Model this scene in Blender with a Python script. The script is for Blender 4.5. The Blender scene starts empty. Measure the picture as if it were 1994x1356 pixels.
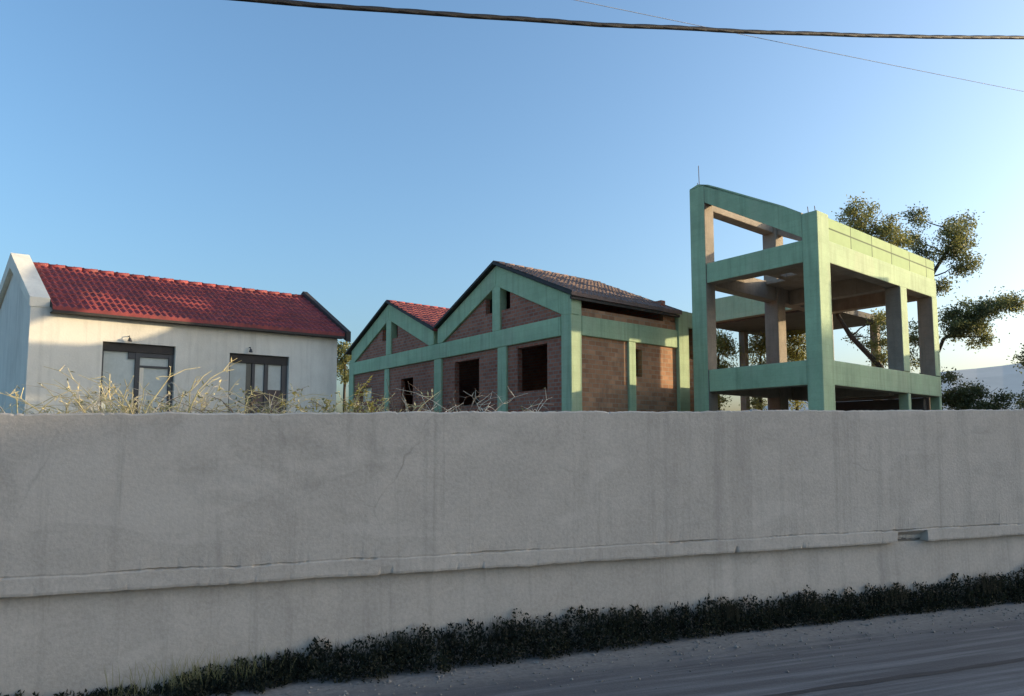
import bpy, bmesh, math, random
from mathutils import Vector, noise
R = math.radians
rnd = random.Random(7)
scene = bpy.context.scene
COL = scene.collection

# ------------------------------------------------------------------ helpers
class Frame:
    """plan frame: u along a facade, v into the depth behind it, z up"""
    def __init__(s, ox, oy, hd_u, hd_v):
        s.o = (ox, oy)
        s.d = (math.sin(R(hd_u)), math.cos(R(hd_u)))
        s.e = (math.sin(R(hd_v)), math.cos(R(hd_v)))
    def pt(s, u, v, z):
        return Vector((s.o[0] + s.d[0]*u + s.e[0]*v, s.o[1] + s.d[1]*u + s.e[1]*v, z))

class MB:
    def __init__(s):
        s.v, s.f, s.m = [], [], []
    def face(s, pts, m=0):
        i = len(s.v); s.v += [Vector(p) for p in pts]
        s.f.append(tuple(range(i, i+len(pts)))); s.m.append(m)
    def hexa(s, c, mats=None, m=0):
        # c: 8 corners  (u0v0,u1v0,u1v1,u0v1) bottom then top
        mats = mats or {}
        i = len(s.v); s.v += [Vector(p) for p in c]
        for key, q in (('bot', (0,3,2,1)), ('top', (4,5,6,7)), ('v0', (0,1,5,4)), ('u1', (1,2,6,5)), ('v1', (2,3,7,6)), ('u0', (3,0,4,7))):
            s.f.append(tuple(i+k for k in q)); s.m.append(mats.get(key, m))
    def box(s, fr, u0, u1, v0, v1, z0, z1, mats=None, m=0):
        za, zb = z0 if isinstance(z0, tuple) else (z0, z0)
        ta, tb = z1 if isinstance(z1, tuple) else (z1, z1)
        P = fr.pt
        s.hexa([P(u0,v0,za), P(u1,v0,zb), P(u1,v1,zb), P(u0,v1,za), P(u0,v0,ta), P(u1,v0,tb), P(u1,v1,tb), P(u0,v1,ta)], mats, m)
    def prism(s, fr, poly, v0, v1, m=0, mats=None):
        """poly of (u,z) extruded from v0 to v1"""
        mats = mats or {}
        n = len(poly)
        i = len(s.v)
        s.v += [fr.pt(u, v0, z) for u, z in poly] + [fr.pt(u, v1, z) for u, z in poly]
        s.f.append(tuple(i+k for k in range(n))); s.m.append(mats.get('v0', m))
        s.f.append(tuple(i+n+k for k in reversed(range(n)))); s.m.append(mats.get('v1', m))
        for k in range(n):
            j = (k+1) % n
            s.f.append((i+k, i+n+k, i+n+j, i+j)); s.m.append(m)
    def holed(s, fn, a0, a1, b0, b1, c0, c1, holes, m=0, mrev=None):
        """slab in (a,b) from c0 to c1 with rectangular holes; fn(a,b,c) -> point"""
        A = sorted({a0, a1, *[x for h in holes for x in h[:2] if a0 < x < a1]})
        B = sorted({b0, b1, *[x for h in holes for x in h[2:] if b0 < x < b1]})
        na, nb = len(A)-1, len(B)-1
        def solid(i, j):
            if not (0 <= i < na and 0 <= j < nb): return False
            a, b = (A[i]+A[i+1])/2, (B[j]+B[j+1])/2
            return not any(h[0] < a < h[1] and h[2] < b < h[3] for h in holes)
        mr = m if mrev is None else mrev
        idx = {}
        def V(i, j, c):
            k = (i, j, c)
            if k not in idx:
                idx[k] = len(s.v); s.v.append(Vector(fn(A[i], B[j], c)))
            return idx[k]
        def F(ks, mm):
            s.f.append(tuple(V(*k) for k in ks)); s.m.append(mm)
        for i in range(na):
            for j in range(nb):
                if not solid(i, j): continue
                F([(i,j,c0),(i+1,j,c0),(i+1,j+1,c0),(i,j+1,c0)], m)
                F([(i,j,c1),(i,j+1,c1),(i+1,j+1,c1),(i+1,j,c1)], m)
                if not solid(i-1, j): F([(i,j,c0),(i,j+1,c0),(i,j+1,c1),(i,j,c1)], mr)
                if not solid(i+1, j): F([(i+1,j,c0),(i+1,j,c1),(i+1,j+1,c1),(i+1,j+1,c0)], mr)
                if not solid(i, j-1): F([(i,j,c0),(i,j,c1),(i+1,j,c1),(i+1,j,c0)], mr)
                if not solid(i, j+1): F([(i,j+1,c0),(i+1,j+1,c0),(i+1,j+1,c1),(i,j+1,c1)], mr)
    def tube(s, pts, r0, r1, n=5, m=0):
        pts = [Vector(p) for p in pts]
        rings = []
        for k, p in enumerate(pts):
            t = (pts[min(k+1, len(pts)-1)] - pts[max(k-1, 0)]).normalized()
            a = t.orthogonal().normalized(); b = t.cross(a)
            r = r0 + (r1-r0)*k/(len(pts)-1)
            i = len(s.v); rings.append(i)
            for q in range(n):
                an = 2*math.pi*q/n
                s.v.append(p + (a*math.cos(an) + b*math.sin(an))*r)
        for i, j in zip(rings, rings[1:]):
            for q in range(n):
                w = (q+1) % n
                s.f.append((i+q, i+w, j+w, j+q)); s.m.append(m)
        s.f.append(tuple(rings[0]+q for q in reversed(range(n)))); s.m.append(m)
        s.f.append(tuple(rings[-1]+q for q in range(n))); s.m.append(m)
    def leaf(s, p, L, W, m=0, up=None, R_=rnd):
        d = Vector((R_.gauss(0,1), R_.gauss(0,1), R_.gauss(0,1)))
        if up is not None: d = d*.5 + Vector((0,0,up))
        d.normalize(); a = d.orthogonal(); a.normalize()
        a = (a*math.cos(R_.random()*6.28) + d.cross(a)*math.sin(R_.random()*6.28)).normalized()
        p = Vector(p)
        i = len(s.v)
        s.v += [p, p + d*L*.45 + a*W, p + d*L, p + d*L*.45 - a*W]
        s.f.append((i, i+1, i+2, i+3)); s.m.append(m)

def world_loc(o):
    l = Vector(o.location)
    while o.parent: o = o.parent; l += Vector(o.location)
    return l

def obj(name, mb, mats, parent=None, loc=(0,0,0), closed=True, smooth=False):
    off = world_loc(parent) if parent else Vector(loc)
    me = bpy.data.meshes.new(name)
    me.from_pydata([tuple(v - off) for v in mb.v], [], mb.f)
    for mt in (mats if isinstance(mats, (list, tuple)) else [mats]): me.materials.append(mt)
    for p, m in zip(me.polygons, mb.m): p.material_index = m
    if closed:
        bm = bmesh.new(); bm.from_mesh(me)
        bmesh.ops.recalc_face_normals(bm, faces=bm.faces[:])
        bm.to_mesh(me); bm.free()
    me.update(); m0 = me.materials[-1]
    uv = me.uv_layers.new(name='UVMap')
    for p in me.polygons:
        n = p.normal
        if abs(n.z) > .75: t1, t2 = Vector((1,0,0)), Vector((0,1,0))
        else:
            t1 = Vector((-n.y, n.x, 0)).normalized(); t2 = Vector((0,0,1))
        for li in p.loop_indices:
            c = Vector(me.vertices[me.loops[li].vertex_index].co) + off
            uv.data[li].uv = (c.dot(t1), c.dot(t2))
        if smooth: p.use_smooth = True
    o = bpy.data.objects.new(name, me); COL.objects.link(o)
    if m0.name in ('green_paint', 'raw_concrete') and not smooth:
        bv = o.modifiers.new('edge', 'BEVEL'); bv.width = .022; bv.segments = 2; bv.limit_method = 'ANGLE'
    if parent: o.parent = parent
    else: o.location = off
    return o

def tag(o, label=None, cat=None, group=None, kind=None):
    if label: o['label'] = label
    if cat: o['category'] = cat
    if group: o['group'] = group
    if kind: o['kind'] = kind
    return o

def thing(name, label, cat, loc, group=None):
    o = bpy.data.objects.new(name, None); COL.objects.link(o)
    o.location = loc; o.empty_display_size = .3
    return tag(o, label, cat, group)

# ------------------------------------------------------------------ materials
def new_mat(name):
    m = bpy.data.materials.new(name); m.use_nodes = True
    nt = m.node_tree; nt.nodes.clear()
    out = nt.nodes.new('ShaderNodeOutputMaterial'); b = nt.nodes.new('ShaderNodeBsdfPrincipled')
    nt.links.new(b.outputs[0], out.inputs[0])
    return m, nt, b

def mixrgb(nt, fac, a, b, mode='MIX'):
    n = nt.nodes.new('ShaderNodeMix'); n.data_type = 'RGBA'; n.blend_type = mode
    for sock, val in ((n.inputs[0], fac), (n.inputs[6], a), (n.inputs[7], b)):
        if hasattr(val, 'is_output') or hasattr(val, 'links'): nt.links.new(val, sock)
        elif isinstance(val, (int, float)): sock.default_value = val
        else: sock.default_value = (*val, 1)
    return n.outputs[2]

def tex_noise(nt, vec, scale, detail=5, rough=.6, dist=0):
    n = nt.nodes.new('ShaderNodeTexNoise'); n.inputs['Scale'].default_value = scale
    n.inputs['Detail'].default_value = detail; n.inputs['Roughness'].default_value = rough
    n.inputs['Distortion'].default_value = dist
    nt.links.new(vec, n.inputs['Vector']); return n.outputs['Fac']

def ramp(nt, fac, p0, p1, c0=(0,0,0), c1=(1,1,1)):
    n = nt.nodes.new('ShaderNodeValToRGB'); e = n.color_ramp.elements
    e[0].position, e[1].position = p0, p1
    e[0].color, e[1].color = (*c0, 1), (*c1, 1)
    nt.links.new(fac, n.inputs[0]); return n.outputs[0]

def coords(nt, which='Object', scale=(1,1,1), rot=0):
    t = nt.nodes.new('ShaderNodeTexCoord'); mp = nt.nodes.new('ShaderNodeMapping')
    mp.inputs['Scale'].default_value = scale; mp.inputs['Rotation'].default_value = (0,0,rot)
    nt.links.new(t.outputs[which], mp.inputs[0]); return mp.outputs[0]

def bump(nt, b, h, strength, dist=.02):
    n = nt.nodes.new('ShaderNodeBump'); n.inputs['Strength'].default_value = strength
    n.inputs['Distance'].default_value = dist
    nt.links.new(h, n.inputs['Height']); nt.links.new(n.outputs[0], b.inputs['Normal'])

def plain(name, c, var=.2, scale=2.5, fine=30, rough=.85, bmp=.3, stain=None, stain_amt=.5, streak=0, metallic=0, boards=False):
    m, nt, b = new_mat(name)
    v = coords(nt)
    n1 = tex_noise(nt, v, scale, 6, .65); n2 = tex_noise(nt, v, fine, 4, .6)
    lo = tuple(x*(1-var) for x in c); hi = tuple(min(1, x*(1+var)) for x in c)
    col = ramp(nt, n1, .3, .7, lo, hi)
    col = mixrgb(nt, .25, col, ramp(nt, n2, .3, .7, lo, hi))
    if stain:
        n3 = tex_noise(nt, coords(nt, 'Object', (1,1,.35)), scale*.6, 8, .7, .6)
        f = nt.nodes.new('ShaderNodeMath'); f.operation = 'MULTIPLY'; f.inputs[1].default_value = stain_amt
        nt.links.new(ramp(nt, n3, .48, .68), f.inputs[0])
        col = mixrgb(nt, f.outputs[0], col, stain)
    if streak:
        n4 = tex_noise(nt, coords(nt, 'Object', (5,5,.25)), 1.5, 5, .6)
        f = nt.nodes.new('ShaderNodeMath'); f.operation = 'MULTIPLY'; f.inputs[1].default_value = streak
        nt.links.new(ramp(nt, n4, .5, .75), f.inputs[0])
        col = mixrgb(nt, f.outputs[0], col, tuple(x*.45 for x in c))
    if boards:   # marks left by the formwork boards
        t = nt.nodes.new('ShaderNodeTexBrick'); nt.links.new(coords(nt, 'UV'), t.inputs['Vector'])
        t.inputs['Scale'].default_value = 1; t.inputs['Brick Width'].default_value = 2.3; t.inputs['Row Height'].default_value = .17
        t.inputs['Mortar Size'].default_value = .006; t.inputs['Mortar Smooth'].default_value = .8
        t.inputs['Color1'].default_value = (1,1,1,1); t.inputs['Color2'].default_value = (.86,.88,.86,1); t.inputs['Mortar'].default_value = (.62,.64,.6,1)
        col = mixrgb(nt, .38, col, t.outputs['Color'], 'MULTIPLY')
    nt.links.new(col, b.inputs['Base Color'])
    b.inputs['Roughness'].default_value = rough; b.inputs['Metallic'].default_value = metallic
    if bmp: bump(nt, b, n2, bmp)
    return m

def brick(name, c1, c2, mortar, w=.26, h=.13, gap=.012, offset=.5, stain=None, bmp=.5):
    m, nt, b = new_mat(name)
    v = coords(nt, 'UV')
    t = nt.nodes.new('ShaderNodeTexBrick'); nt.links.new(v, t.inputs['Vector'])
    t.inputs['Color1'].default_value = (*c1,1); t.inputs['Color2'].default_value = (*c2,1); t.inputs['Mortar'].default_value = (*mortar,1)
    t.inputs['Scale'].default_value = 1; t.inputs['Mortar Size'].default_value = gap; t.inputs['Mortar Smooth'].default_value = .3
    t.inputs['Brick Width'].default_value = w; t.inputs['Row Height'].default_value = h; t.offset = offset
    n1 = tex_noise(nt, coords(nt), 1.6, 7, .7)
    col = mixrgb(nt, .55, t.outputs['Color'], ramp(nt, n1, .3, .7, (.35,.35,.35), (1,1,1)), 'MULTIPLY')
    if stain:
        n3 = tex_noise(nt, coords(nt, 'Object', (1,1,.5)), 1.1, 8, .7, .5)
        f = nt.nodes.new('ShaderNodeMath'); f.operation = 'MULTIPLY'; f.inputs[1].default_value = .6
        nt.links.new(ramp(nt, n3, .5, .68), f.inputs[0]); col = mixrgb(nt, f.outputs[0], col, stain)
    nt.links.new(col, b.inputs['Base Color']); b.inputs['Roughness'].default_value = .9
    bump(nt, b, t.outputs['Fac'], -bmp, .01)
    return m

def leafmat(name, c, c2, rough=.6):
    m, nt, b = new_mat(name)
    n = tex_noise(nt, coords(nt), 1.7, 3, .6)
    n2 = tex_noise(nt, coords(nt), 14, 2, .5)
    col = mixrgb(nt, .5, ramp(nt, n, .3, .7, c, c2), ramp(nt, n2, .3, .7, c, c2))
    nt.links.new(col, b.inputs['Base Color']); b.inputs['Roughness'].default_value = rough
    b.inputs['Subsurface Weight'].default_value = 0
    tr = nt.nodes.new('ShaderNodeBsdfTranslucent'); nt.links.new(col, tr.inputs[0])
    mx = nt.nodes.new('ShaderNodeMixShader'); mx.inputs[0].default_value = .42
    out = [x for x in nt.nodes if x.type == 'OUTPUT_MATERIAL'][0]
    nt.links.new(b.outputs[0], mx.inputs[1]); nt.links.new(tr.outputs[0], mx.inputs[2]); nt.links.new(mx.outputs[0], out.inputs[0])
    return m

GREEN = plain('green_paint', (.37,.485,.295), .2, 1.3, 22, .85, .25, (.46,.49,.33), .5, .5, boards=True)
CONC = plain('raw_concrete', (.30,.255,.205), .22, 2.2, 25, .9, .35, (.17,.145,.12), .5, .35, boards=True)
DARKCONC = plain('dark_concrete', (.10,.095,.09), .25, 2, 25, .9, .3)  # dark tone, also used as painted shade in the ledge gap
PLASTER = plain('white_plaster', (.68,.655,.585), .10, 1.2, 26, .85, .2, (.46,.435,.38), .5, .35)
COPING = plain('coping_plaster', (.74,.70,.60), .1, 2, 26, .85, .2, (.45,.43,.38), .4)
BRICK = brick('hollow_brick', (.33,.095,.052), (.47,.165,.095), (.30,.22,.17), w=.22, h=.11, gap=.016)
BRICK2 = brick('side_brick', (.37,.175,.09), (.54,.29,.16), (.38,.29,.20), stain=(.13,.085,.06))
TILE = plain('red_roof_tile', (.225,.036,.036), .5, 3.0, 18, .7, .2, (.16,.05,.045), .5)
OLDTILE = plain('brown_roof_tile', (.19,.12,.095), .3, 3, 18, .8, .2, (.20,.14,.12), .6)
DARKWOOD = plain('dark_wood', (.030,.025,.022), .3, 4, 30, .7, .2)
DARKMETAL = plain('dark_aluminium', (.045,.045,.05), .2, 4, 30, .45, .05)
PALEGLASS = plain('sky_pale_glass', (.42,.46,.45), .18, 1.3, 20, .18, 0, (.30,.33,.33), .5)  # sky reflection put into the pale base colour
DARKGLASS = plain('dark_glass', (.05,.055,.06), .3, 1.5, 20, .12, 0)
RUSTDOOR = plain('brown_board', (.12,.085,.075), .3, 3, 22, .8, .2)
LIGHTFILL = plain('light_fill', (.72,.66,.54), .12, 3, 22, .8, .2)  # brightness inside the gable opening, put into the colour
BARK = plain('bark', (.055,.043,.033), .3, 5, 30, .95, .6)
STRAW = plain('dry_straw', (.62,.52,.27), .3, 8, 30, .9, 0)
PALESTRAW = plain('pale_dead_twig', (.62,.54,.42), .3, 8, 30, .9, 0)
BROWNTWIG = plain('brown_twig', (.19,.13,.09), .3, 8, 30, .9, 0)
YELLOWLEAF = leafmat('yellow_leaf', (.34,.26,.05), (.52,.42,.10))
DRYLEAF = leafmat('dry_leaf', (.17,.19,.08), (.33,.30,.15))
LEAF = leafmat('olive_leaf', (.12,.135,.045), (.30,.30,.11))
LEAFLIT = leafmat('sunlit_leaf', (.20,.20,.055), (.40,.38,.12))  # brighter copy of the olive leaf, sunlight put into its colour
LEAFDARK = leafmat('dark_leaf', (.045,.06,.025), (.13,.145,.055))
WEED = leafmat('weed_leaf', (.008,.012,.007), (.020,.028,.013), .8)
CABLE = plain('black_rubber', (.012,.013,.016), .2, 5, 40, .6, 0)
WIREM = plain('grey_wire', (.42,.43,.45), .1, 5, 40, .5, 0)
RUST = plain('rusty_rebar', (.12,.07,.05), .3, 8, 40, .8, 0)
STONE = plain('gravel_stone', (.21,.20,.185), .55, 3, 20, .9, .2)

def parapet_mat():
    m, nt, b = new_mat('formed_parapet')
    t = nt.nodes.new('ShaderNodeTexBrick'); nt.links.new(coords(nt, 'UV'), t.inputs['Vector'])
    t.offset = 0; t.inputs['Scale'].default_value = 1
    t.inputs['Brick Width'].default_value = 1.25; t.inputs['Row Height'].default_value = .61
    t.inputs['Mortar Size'].default_value = .03; t.inputs['Mortar Smooth'].default_value = .6
    t.inputs['Color1'].default_value = (.31,.44,.21,1); t.inputs['Color2'].default_value = (.36,.48,.24,1); t.inputs['Mortar'].default_value = (.07,.11,.05,1)
    n = tex_noise(nt, coords(nt), 2.5, 7, .7)
    col = mixrgb(nt, .35, t.outputs['Color'], ramp(nt, n, .3, .7, (.5,.5,.5), (1,1,1)), 'MULTIPLY')
    nt.links.new(col, b.inputs['Base Color']); b.inputs['Roughness'].default_value = .85
    bump(nt, b, t.outputs['Fac'], -.4, .02)
    return m
PARAPET = parapet_mat()

def wall_mat():
    m, nt, b = new_mat('grey_render')
    v = coords(nt)
    n1 = tex_noise(nt, v, .35, 7, .65); n2 = tex_noise(nt, v, 26, 5, .65); n3 = tex_noise(nt, v, 2.4, 8, .7, .4)
    col = ramp(nt, n1, .3, .72, (0.398,0.357,0.310), (0.523,0.473,0.416))
    col = mixrgb(nt, .4, col, ramp(nt, n3, .3, .7, (0.330,0.297,0.260), (0.557,0.504,0.443)))
    col = mixrgb(nt, .16, col, ramp(nt, n2, .32, .68, (0.171,0.153,0.136), (0.682,0.623,0.542)))
    # trowelled repairs: paler, smooth-edged patches
    n6 = tex_noise(nt, coords(nt, 'Object', (.5,.5,1.2)), 1.1, 3, .5, .8)
    f6 = nt.nodes.new('ShaderNodeMath'); f6.operation = 'MULTIPLY'; f6.inputs[1].default_value = .3
    nt.links.new(ramp(nt, n6, .58, .62), f6.inputs[0]); col = mixrgb(nt, f6.outputs[0], col, (0.569,0.520,0.460))
    # rain streaks and damp blotches
    for sc, k, p0, p1, amt, c in (((2.2,2.2,.10), 1.3, .52, .74, .42, (0.193,0.175,0.154)), ((6,6,.18), 1.1, .56, .75, .35, (0.182,0.164,0.142)), ((.45,.45,.8), 1.6, .57, .7, .35, (0.250,0.227,0.200))):
        n5 = tex_noise(nt, coords(nt, 'Object', sc), k, 7, .7, .3)
        f = nt.nodes.new('ShaderNodeMath'); f.operation = 'MULTIPLY'; f.inputs[1].default_value = amt
        nt.links.new(ramp(nt, n5, p0, p1), f.inputs[0]); col = mixrgb(nt, f.outputs[0], col, c)
    # hairline cracks
    vo = nt.nodes.new('ShaderNodeTexVoronoi'); vo.feature = 'DISTANCE_TO_EDGE'; vo.inputs['Scale'].default_value = .55
    ds = nt.nodes.new('ShaderNodeMix'); ds.data_type = 'VECTOR'; ds.inputs[0].default_value = .22
    nz = nt.nodes.new('ShaderNodeTexNoise'); nz.inputs['Scale'].default_value = 2.6; nz.inputs['Detail'].default_value = 6
    nt.links.new(v, nz.inputs['Vector']); nt.links.new(v, ds.inputs[4]); nt.links.new(nz.outputs['Color'], ds.inputs[5])
    nt.links.new(ds.outputs[1], vo.inputs['Vector'])
    fc = nt.nodes.new('ShaderNodeMath'); fc.operation = 'MULTIPLY'
    nt.links.new(ramp(nt, vo.outputs['Distance'], .0, .006, (1,1,1), (0,0,0)), fc.inputs[0])
    nt.links.new(ramp(nt, n1, .5, .6, (0,0,0), (.45,.45,.45)), fc.inputs[1])
    col = mixrgb(nt, fc.outputs[0], col, (0.090,0.082,0.070))
    nt.links.new(col, b.inputs['Base Color']); b.inputs['Roughness'].default_value = .95
    ad = nt.nodes.new('ShaderNodeMath'); ad.operation = 'MULTIPLY_ADD'; ad.inputs[1].default_value = .9
    nt.links.new(n3, ad.inputs[0]); nt.links.new(n2, ad.inputs[2])
    bump(nt, b, ad.outputs[0], .4, .012)
    return m
WALLM = wall_mat()

def road_mat():
    m, nt, b = new_mat('dusty_asphalt')
    v = coords(nt)
    fine = tex_noise(nt, v, 55, 4, .7); mid = tex_noise(nt, v, 2.2, 7, .65); grit = tex_noise(nt, v, 16, 4, .7)
    streak = tex_noise(nt, coords(nt, 'Object', (.10,2.6,1)), 1.0, 6, .65, .5)
    streak2 = tex_noise(nt, coords(nt, 'Object', (.35,7,1)), 1.0, 5, .6, .3)
    col = ramp(nt, streak, .42, .58, (0.066,0.068,0.072), (0.159,0.162,0.170))
    col = mixrgb(nt, .4, col, ramp(nt, streak2, .35, .65, (0.062,0.064,0.070), (0.170,0.173,0.184)))
    col = mixrgb(nt, .25, col, ramp(nt, mid, .3, .7, (0.070,0.070,0.074), (0.170,0.172,0.175)))
    col = mixrgb(nt, .4, col, ramp(nt, fine, .35, .68, (0.042,0.044,0.048), (0.201,0.206,0.214)))
    tracks = tex_noise(nt, coords(nt, 'Object', (.05,1.5,1)), 1.3, 7, .7, .6)
    col = mixrgb(nt, .9, col, ramp(nt, tracks, .40, .60, (.50,.50,.52), (1,1,1)), 'MULTIPLY')
    col = mixrgb(nt, .35, col, ramp(nt, streak2, .45, .7, (.08,.082,.088), (.27,.275,.285)))
    # dust and sand collect along the wall (local y is the distance from the wall)
    sep = nt.nodes.new('ShaderNodeSeparateXYZ'); nt.links.new(v, sep.inputs[0])
    mr = nt.nodes.new('ShaderNodeMapRange'); mr.inputs[1].default_value = .1; mr.inputs[2].default_value = 1.3
    mr.inputs[3].default_value = .85; mr.inputs[4].default_value = -.25
    nt.links.new(sep.outputs[1], mr.inputs[0])
    ad = nt.nodes.new('ShaderNodeMath'); ad.operation = 'MULTIPLY_ADD'; ad.inputs[1].default_value = .9
    nt.links.new(mid, ad.inputs[0]); nt.links.new(mr.outputs[0], ad.inputs[2])
    fac = ramp(nt, ad.outputs[0], .45, 1.0)
    sand = ramp(nt, grit, .3, .7, (0.123,0.119,0.114), (0.240,0.235,0.223))
    col = mixrgb(nt, fac, col, sand)
    nt.links.new(col, b.inputs['Base Color']); b.inputs['Roughness'].default_value = .95
    bump(nt, b, grit, .45, .015)
    return m
ROADM = road_mat()
DIRT = plain('dry_earth', (.24,.20,.15), .25, .8, 14, .95, .4)
YARD = plain('yard_earth', (.20,.17,.12), .3, .8, 10, .95, .4, (.12,.13,.06), .7)
HILLM = plain('haze_pale_hill', (.52,.50,.45), .12, .01, .1, .95, 0)  # distance haze put into the pale base colour
TAR = plain('tar', (.028,.028,.031), .2, 3, 40, .8, .3)

# ------------------------------------------------------------------ frames of the place
ST = Frame(-4.9, 7.03, 70, -20)          # boundary wall: u along it, v behind it (negative v = street side)
WH = Frame(-11.19, 16.5, 54, -46)        # white house
BH = Frame(1.577, 19.0, -36, 51)         # brick house: u runs left from its near corner, v along its side
TW = Frame(7.517, 17.3, -37, 50)         # frame tower: u along its left face, v along its right face
GZ = 2.2                                 # level of the yard behind the wall

# ------------------------------------------------------------------ ground
mb = MB(); mb.face([(-2500,-2500,-.02),(2500,-2500,-.02),(2500,2500,-.02),(-2500,2500,-.02)])
tag(obj('ground', mb, DIRT, closed=False), kind='structure')

def street_sheet(name, mat, u0, u1, w0, w1, z, nu, wob=0, seed=0):
    mb = MB(); L = []
    for i in range(nu+1):
        u = u0 + (u1-u0)*i/nu
        k = noise.noise((u*1.3, seed, 0))*wob + noise.noise((u*6, seed, 3))*wob*.35
        k2 = noise.noise((u*1.1, seed+9, 0))*wob + noise.noise((u*7, seed+5, 3))*wob*.35
        L.append(((u, w0+k, z), (u, w1+k2, z)))
    for (a, b), (c, d) in zip(L, L[1:]): mb.face([a, b, d, c])
    o = obj(name, mb, mat, closed=False)
    # local frame: x along the wall, y out into the street
    o.location = ST.pt(0, 0, 0); o.rotation_euler = (0, 0, R(20)); o.scale = (1, -1, 1)
    return o
def mesh_street(name, mat, u0, u1, w0, w1, z, nu, wob=0, seed=0):
    o = street_sheet(name, mat, u0, u1, w0, w1, z, nu, wob, seed)
    return o
tag(mesh_street('road', ROADM, -60, 90, .02, 11, 0, 60), kind='structure')
o = mesh_street('tar_seam', TAR, -10, 40, 2.17, 2.27, .004, 400, .05, 3)
tag(o, kind='structure')

# yard terrace behind the wall
mb = MB(); P = ST.pt
mb.box(ST, -60, 90, .14, 160, -.5, GZ)
tag(obj('yard_ground', mb, YARD), kind='structure')
# hill
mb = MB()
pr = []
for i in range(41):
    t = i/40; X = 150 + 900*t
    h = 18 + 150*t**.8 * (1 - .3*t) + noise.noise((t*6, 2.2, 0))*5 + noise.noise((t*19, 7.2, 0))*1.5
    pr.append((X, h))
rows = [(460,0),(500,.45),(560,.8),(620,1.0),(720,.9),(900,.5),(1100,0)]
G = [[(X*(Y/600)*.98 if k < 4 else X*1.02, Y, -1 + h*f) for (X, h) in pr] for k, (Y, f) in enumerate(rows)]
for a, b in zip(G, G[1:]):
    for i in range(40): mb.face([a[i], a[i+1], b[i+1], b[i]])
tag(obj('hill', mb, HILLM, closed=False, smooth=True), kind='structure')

# ------------------------------------------------------------------ boundary wall
def wall_top(u): return 2.80 + .019*min(max(u, -5), 22) + noise.noise((u*.6, 4, 0))*.018 + noise.noise((u*3.1, 8, 0))*.016 + noise.noise((u*9, 1, 0))*.010 - max(0, noise.noise((u*23, 1, 0))-.2)*.03
wt = thing('boundary_wall', 'long grey rendered boundary wall with a projecting ledge, standing along the road', 'wall', ST.pt(5, 0, 0))
us = [-30 + .5*i for i in range(54)] + [-3 + .028*i for i in range(750)] + [18 + .5*i for i in range(85)]
def strip_wall(rows, back, topclose=True):
    """rows: list of functions u -> (v,z) from bottom to top on the street face"""
    mb = MB(); idx = []
    for u in us:
        col = [len(mb.v)+k for k in range(len(rows))]
        for r in rows:
            v, z = r(u); mb.v.append(ST.pt(u, v, z))
        idx.append(col)
    for a, b in zip(idx, idx[1:]):
        for k in range(len(rows)-1):
            mb.f.append((a[k], b[k], b[k+1], a[k+1])); mb.m.append(0)
    return mb
wob = lambda u, s, a, f=1.0: noise.noise((u*f, s, 0))*a
# lower plinth: recessed face
led = lambda u: 1.03 + wob(u, 11, .014, 1.2) + wob(u, 12, .009, 6) + wob(u, 13, .007, 19)
rows = [lambda u: (.06, -.1), lambda u: (.07+wob(u, 3, .008), .5), lambda u: (.095+wob(u, 5, .008), led(u)+.0), lambda u: (.14, led(u)+.002), lambda u: (.14, -.1)]
obj('plinth', strip_wall(rows, .14), WALLM, wt, closed=False)
mb = MB(); mb.box(ST, 11.36, 11.94, .112, .13, 1.05, 1.2); obj('gap_shade', mb, DARKCONC, wt)  # dark plate painting the shade inside the broken ledge gap
# projecting band with chipped groove over it
def chip(u):
    c = 0
    for a, b in ((11.35, 11.95), (3.62, 3.75)):
        if a < u < b: c = .125 if a > 5 else .012
    n = noise.noise((u*1.7, 21, 0)) + .6*noise.noise((u*8, 22, 0)) + .35*noise.noise((u*25, 22, 0))
    return c + max(0, n-.42)*.10 + max(0, noise.noise((u*16, 27, 0)))*.010
gro = lambda u: max(0, .004 + noise.noise((u*1.1, 31, 0))*.05 + noise.noise((u*7, 33, 0))*.03 + noise.noise((u*21, 35, 0))*.015) + (.03 if 11.3 < u < 13.5 else 0)*max(0, .4+noise.noise((u*3, 2, 0)))
bt = lambda u: 1.215 + wob(u, 14, .016, 1.1) + wob(u, 15, .010, 5) + wob(u, 16, .006, 17)
rows = [lambda u: (.138, led(u)+.004), lambda u: (-.008+chip(u), led(u)+.004+min(.02, chip(u)*.3)), lambda u: (-.014+chip(u)*.9, led(u)+.03+min(.03, chip(u)*.5)),
        lambda u: (-.010+chip(u)*.9*(chip(u) > .05), led(u)+.095), lambda u: (-.008, bt(u)-.018), lambda u: (-.006+gro(u)*.7, bt(u)-.012), lambda u: (gro(u), bt(u)), lambda u: (.138, bt(u))]
obj('ledge_band', strip_wall(rows, .14), WALLM, wt, closed=False)
rows = [lambda u: (.139, bt(u)+.002), lambda u: (gro(u)*.9, bt(u)+.002), lambda u: (-.002+gro(u)*.2, bt(u)+.016)]
for k in range(1, 9):
    rows.append(lambda u, k=k: (wob(u, 40+k, .007, .8), bt(u)+.016+(wall_top(u)-.02-bt(u)-.016)*k/8))
rows += [lambda u: (.015, wall_top(u)-.012*abs(noise.noise((u*14, 3, 0)))), lambda u: (.165, wall_top(u)-.01), lambda u: (.17, 2.0)]
obj('wall_panel', strip_wall(rows, .14), WALLM, wt, closed=False)

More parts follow.
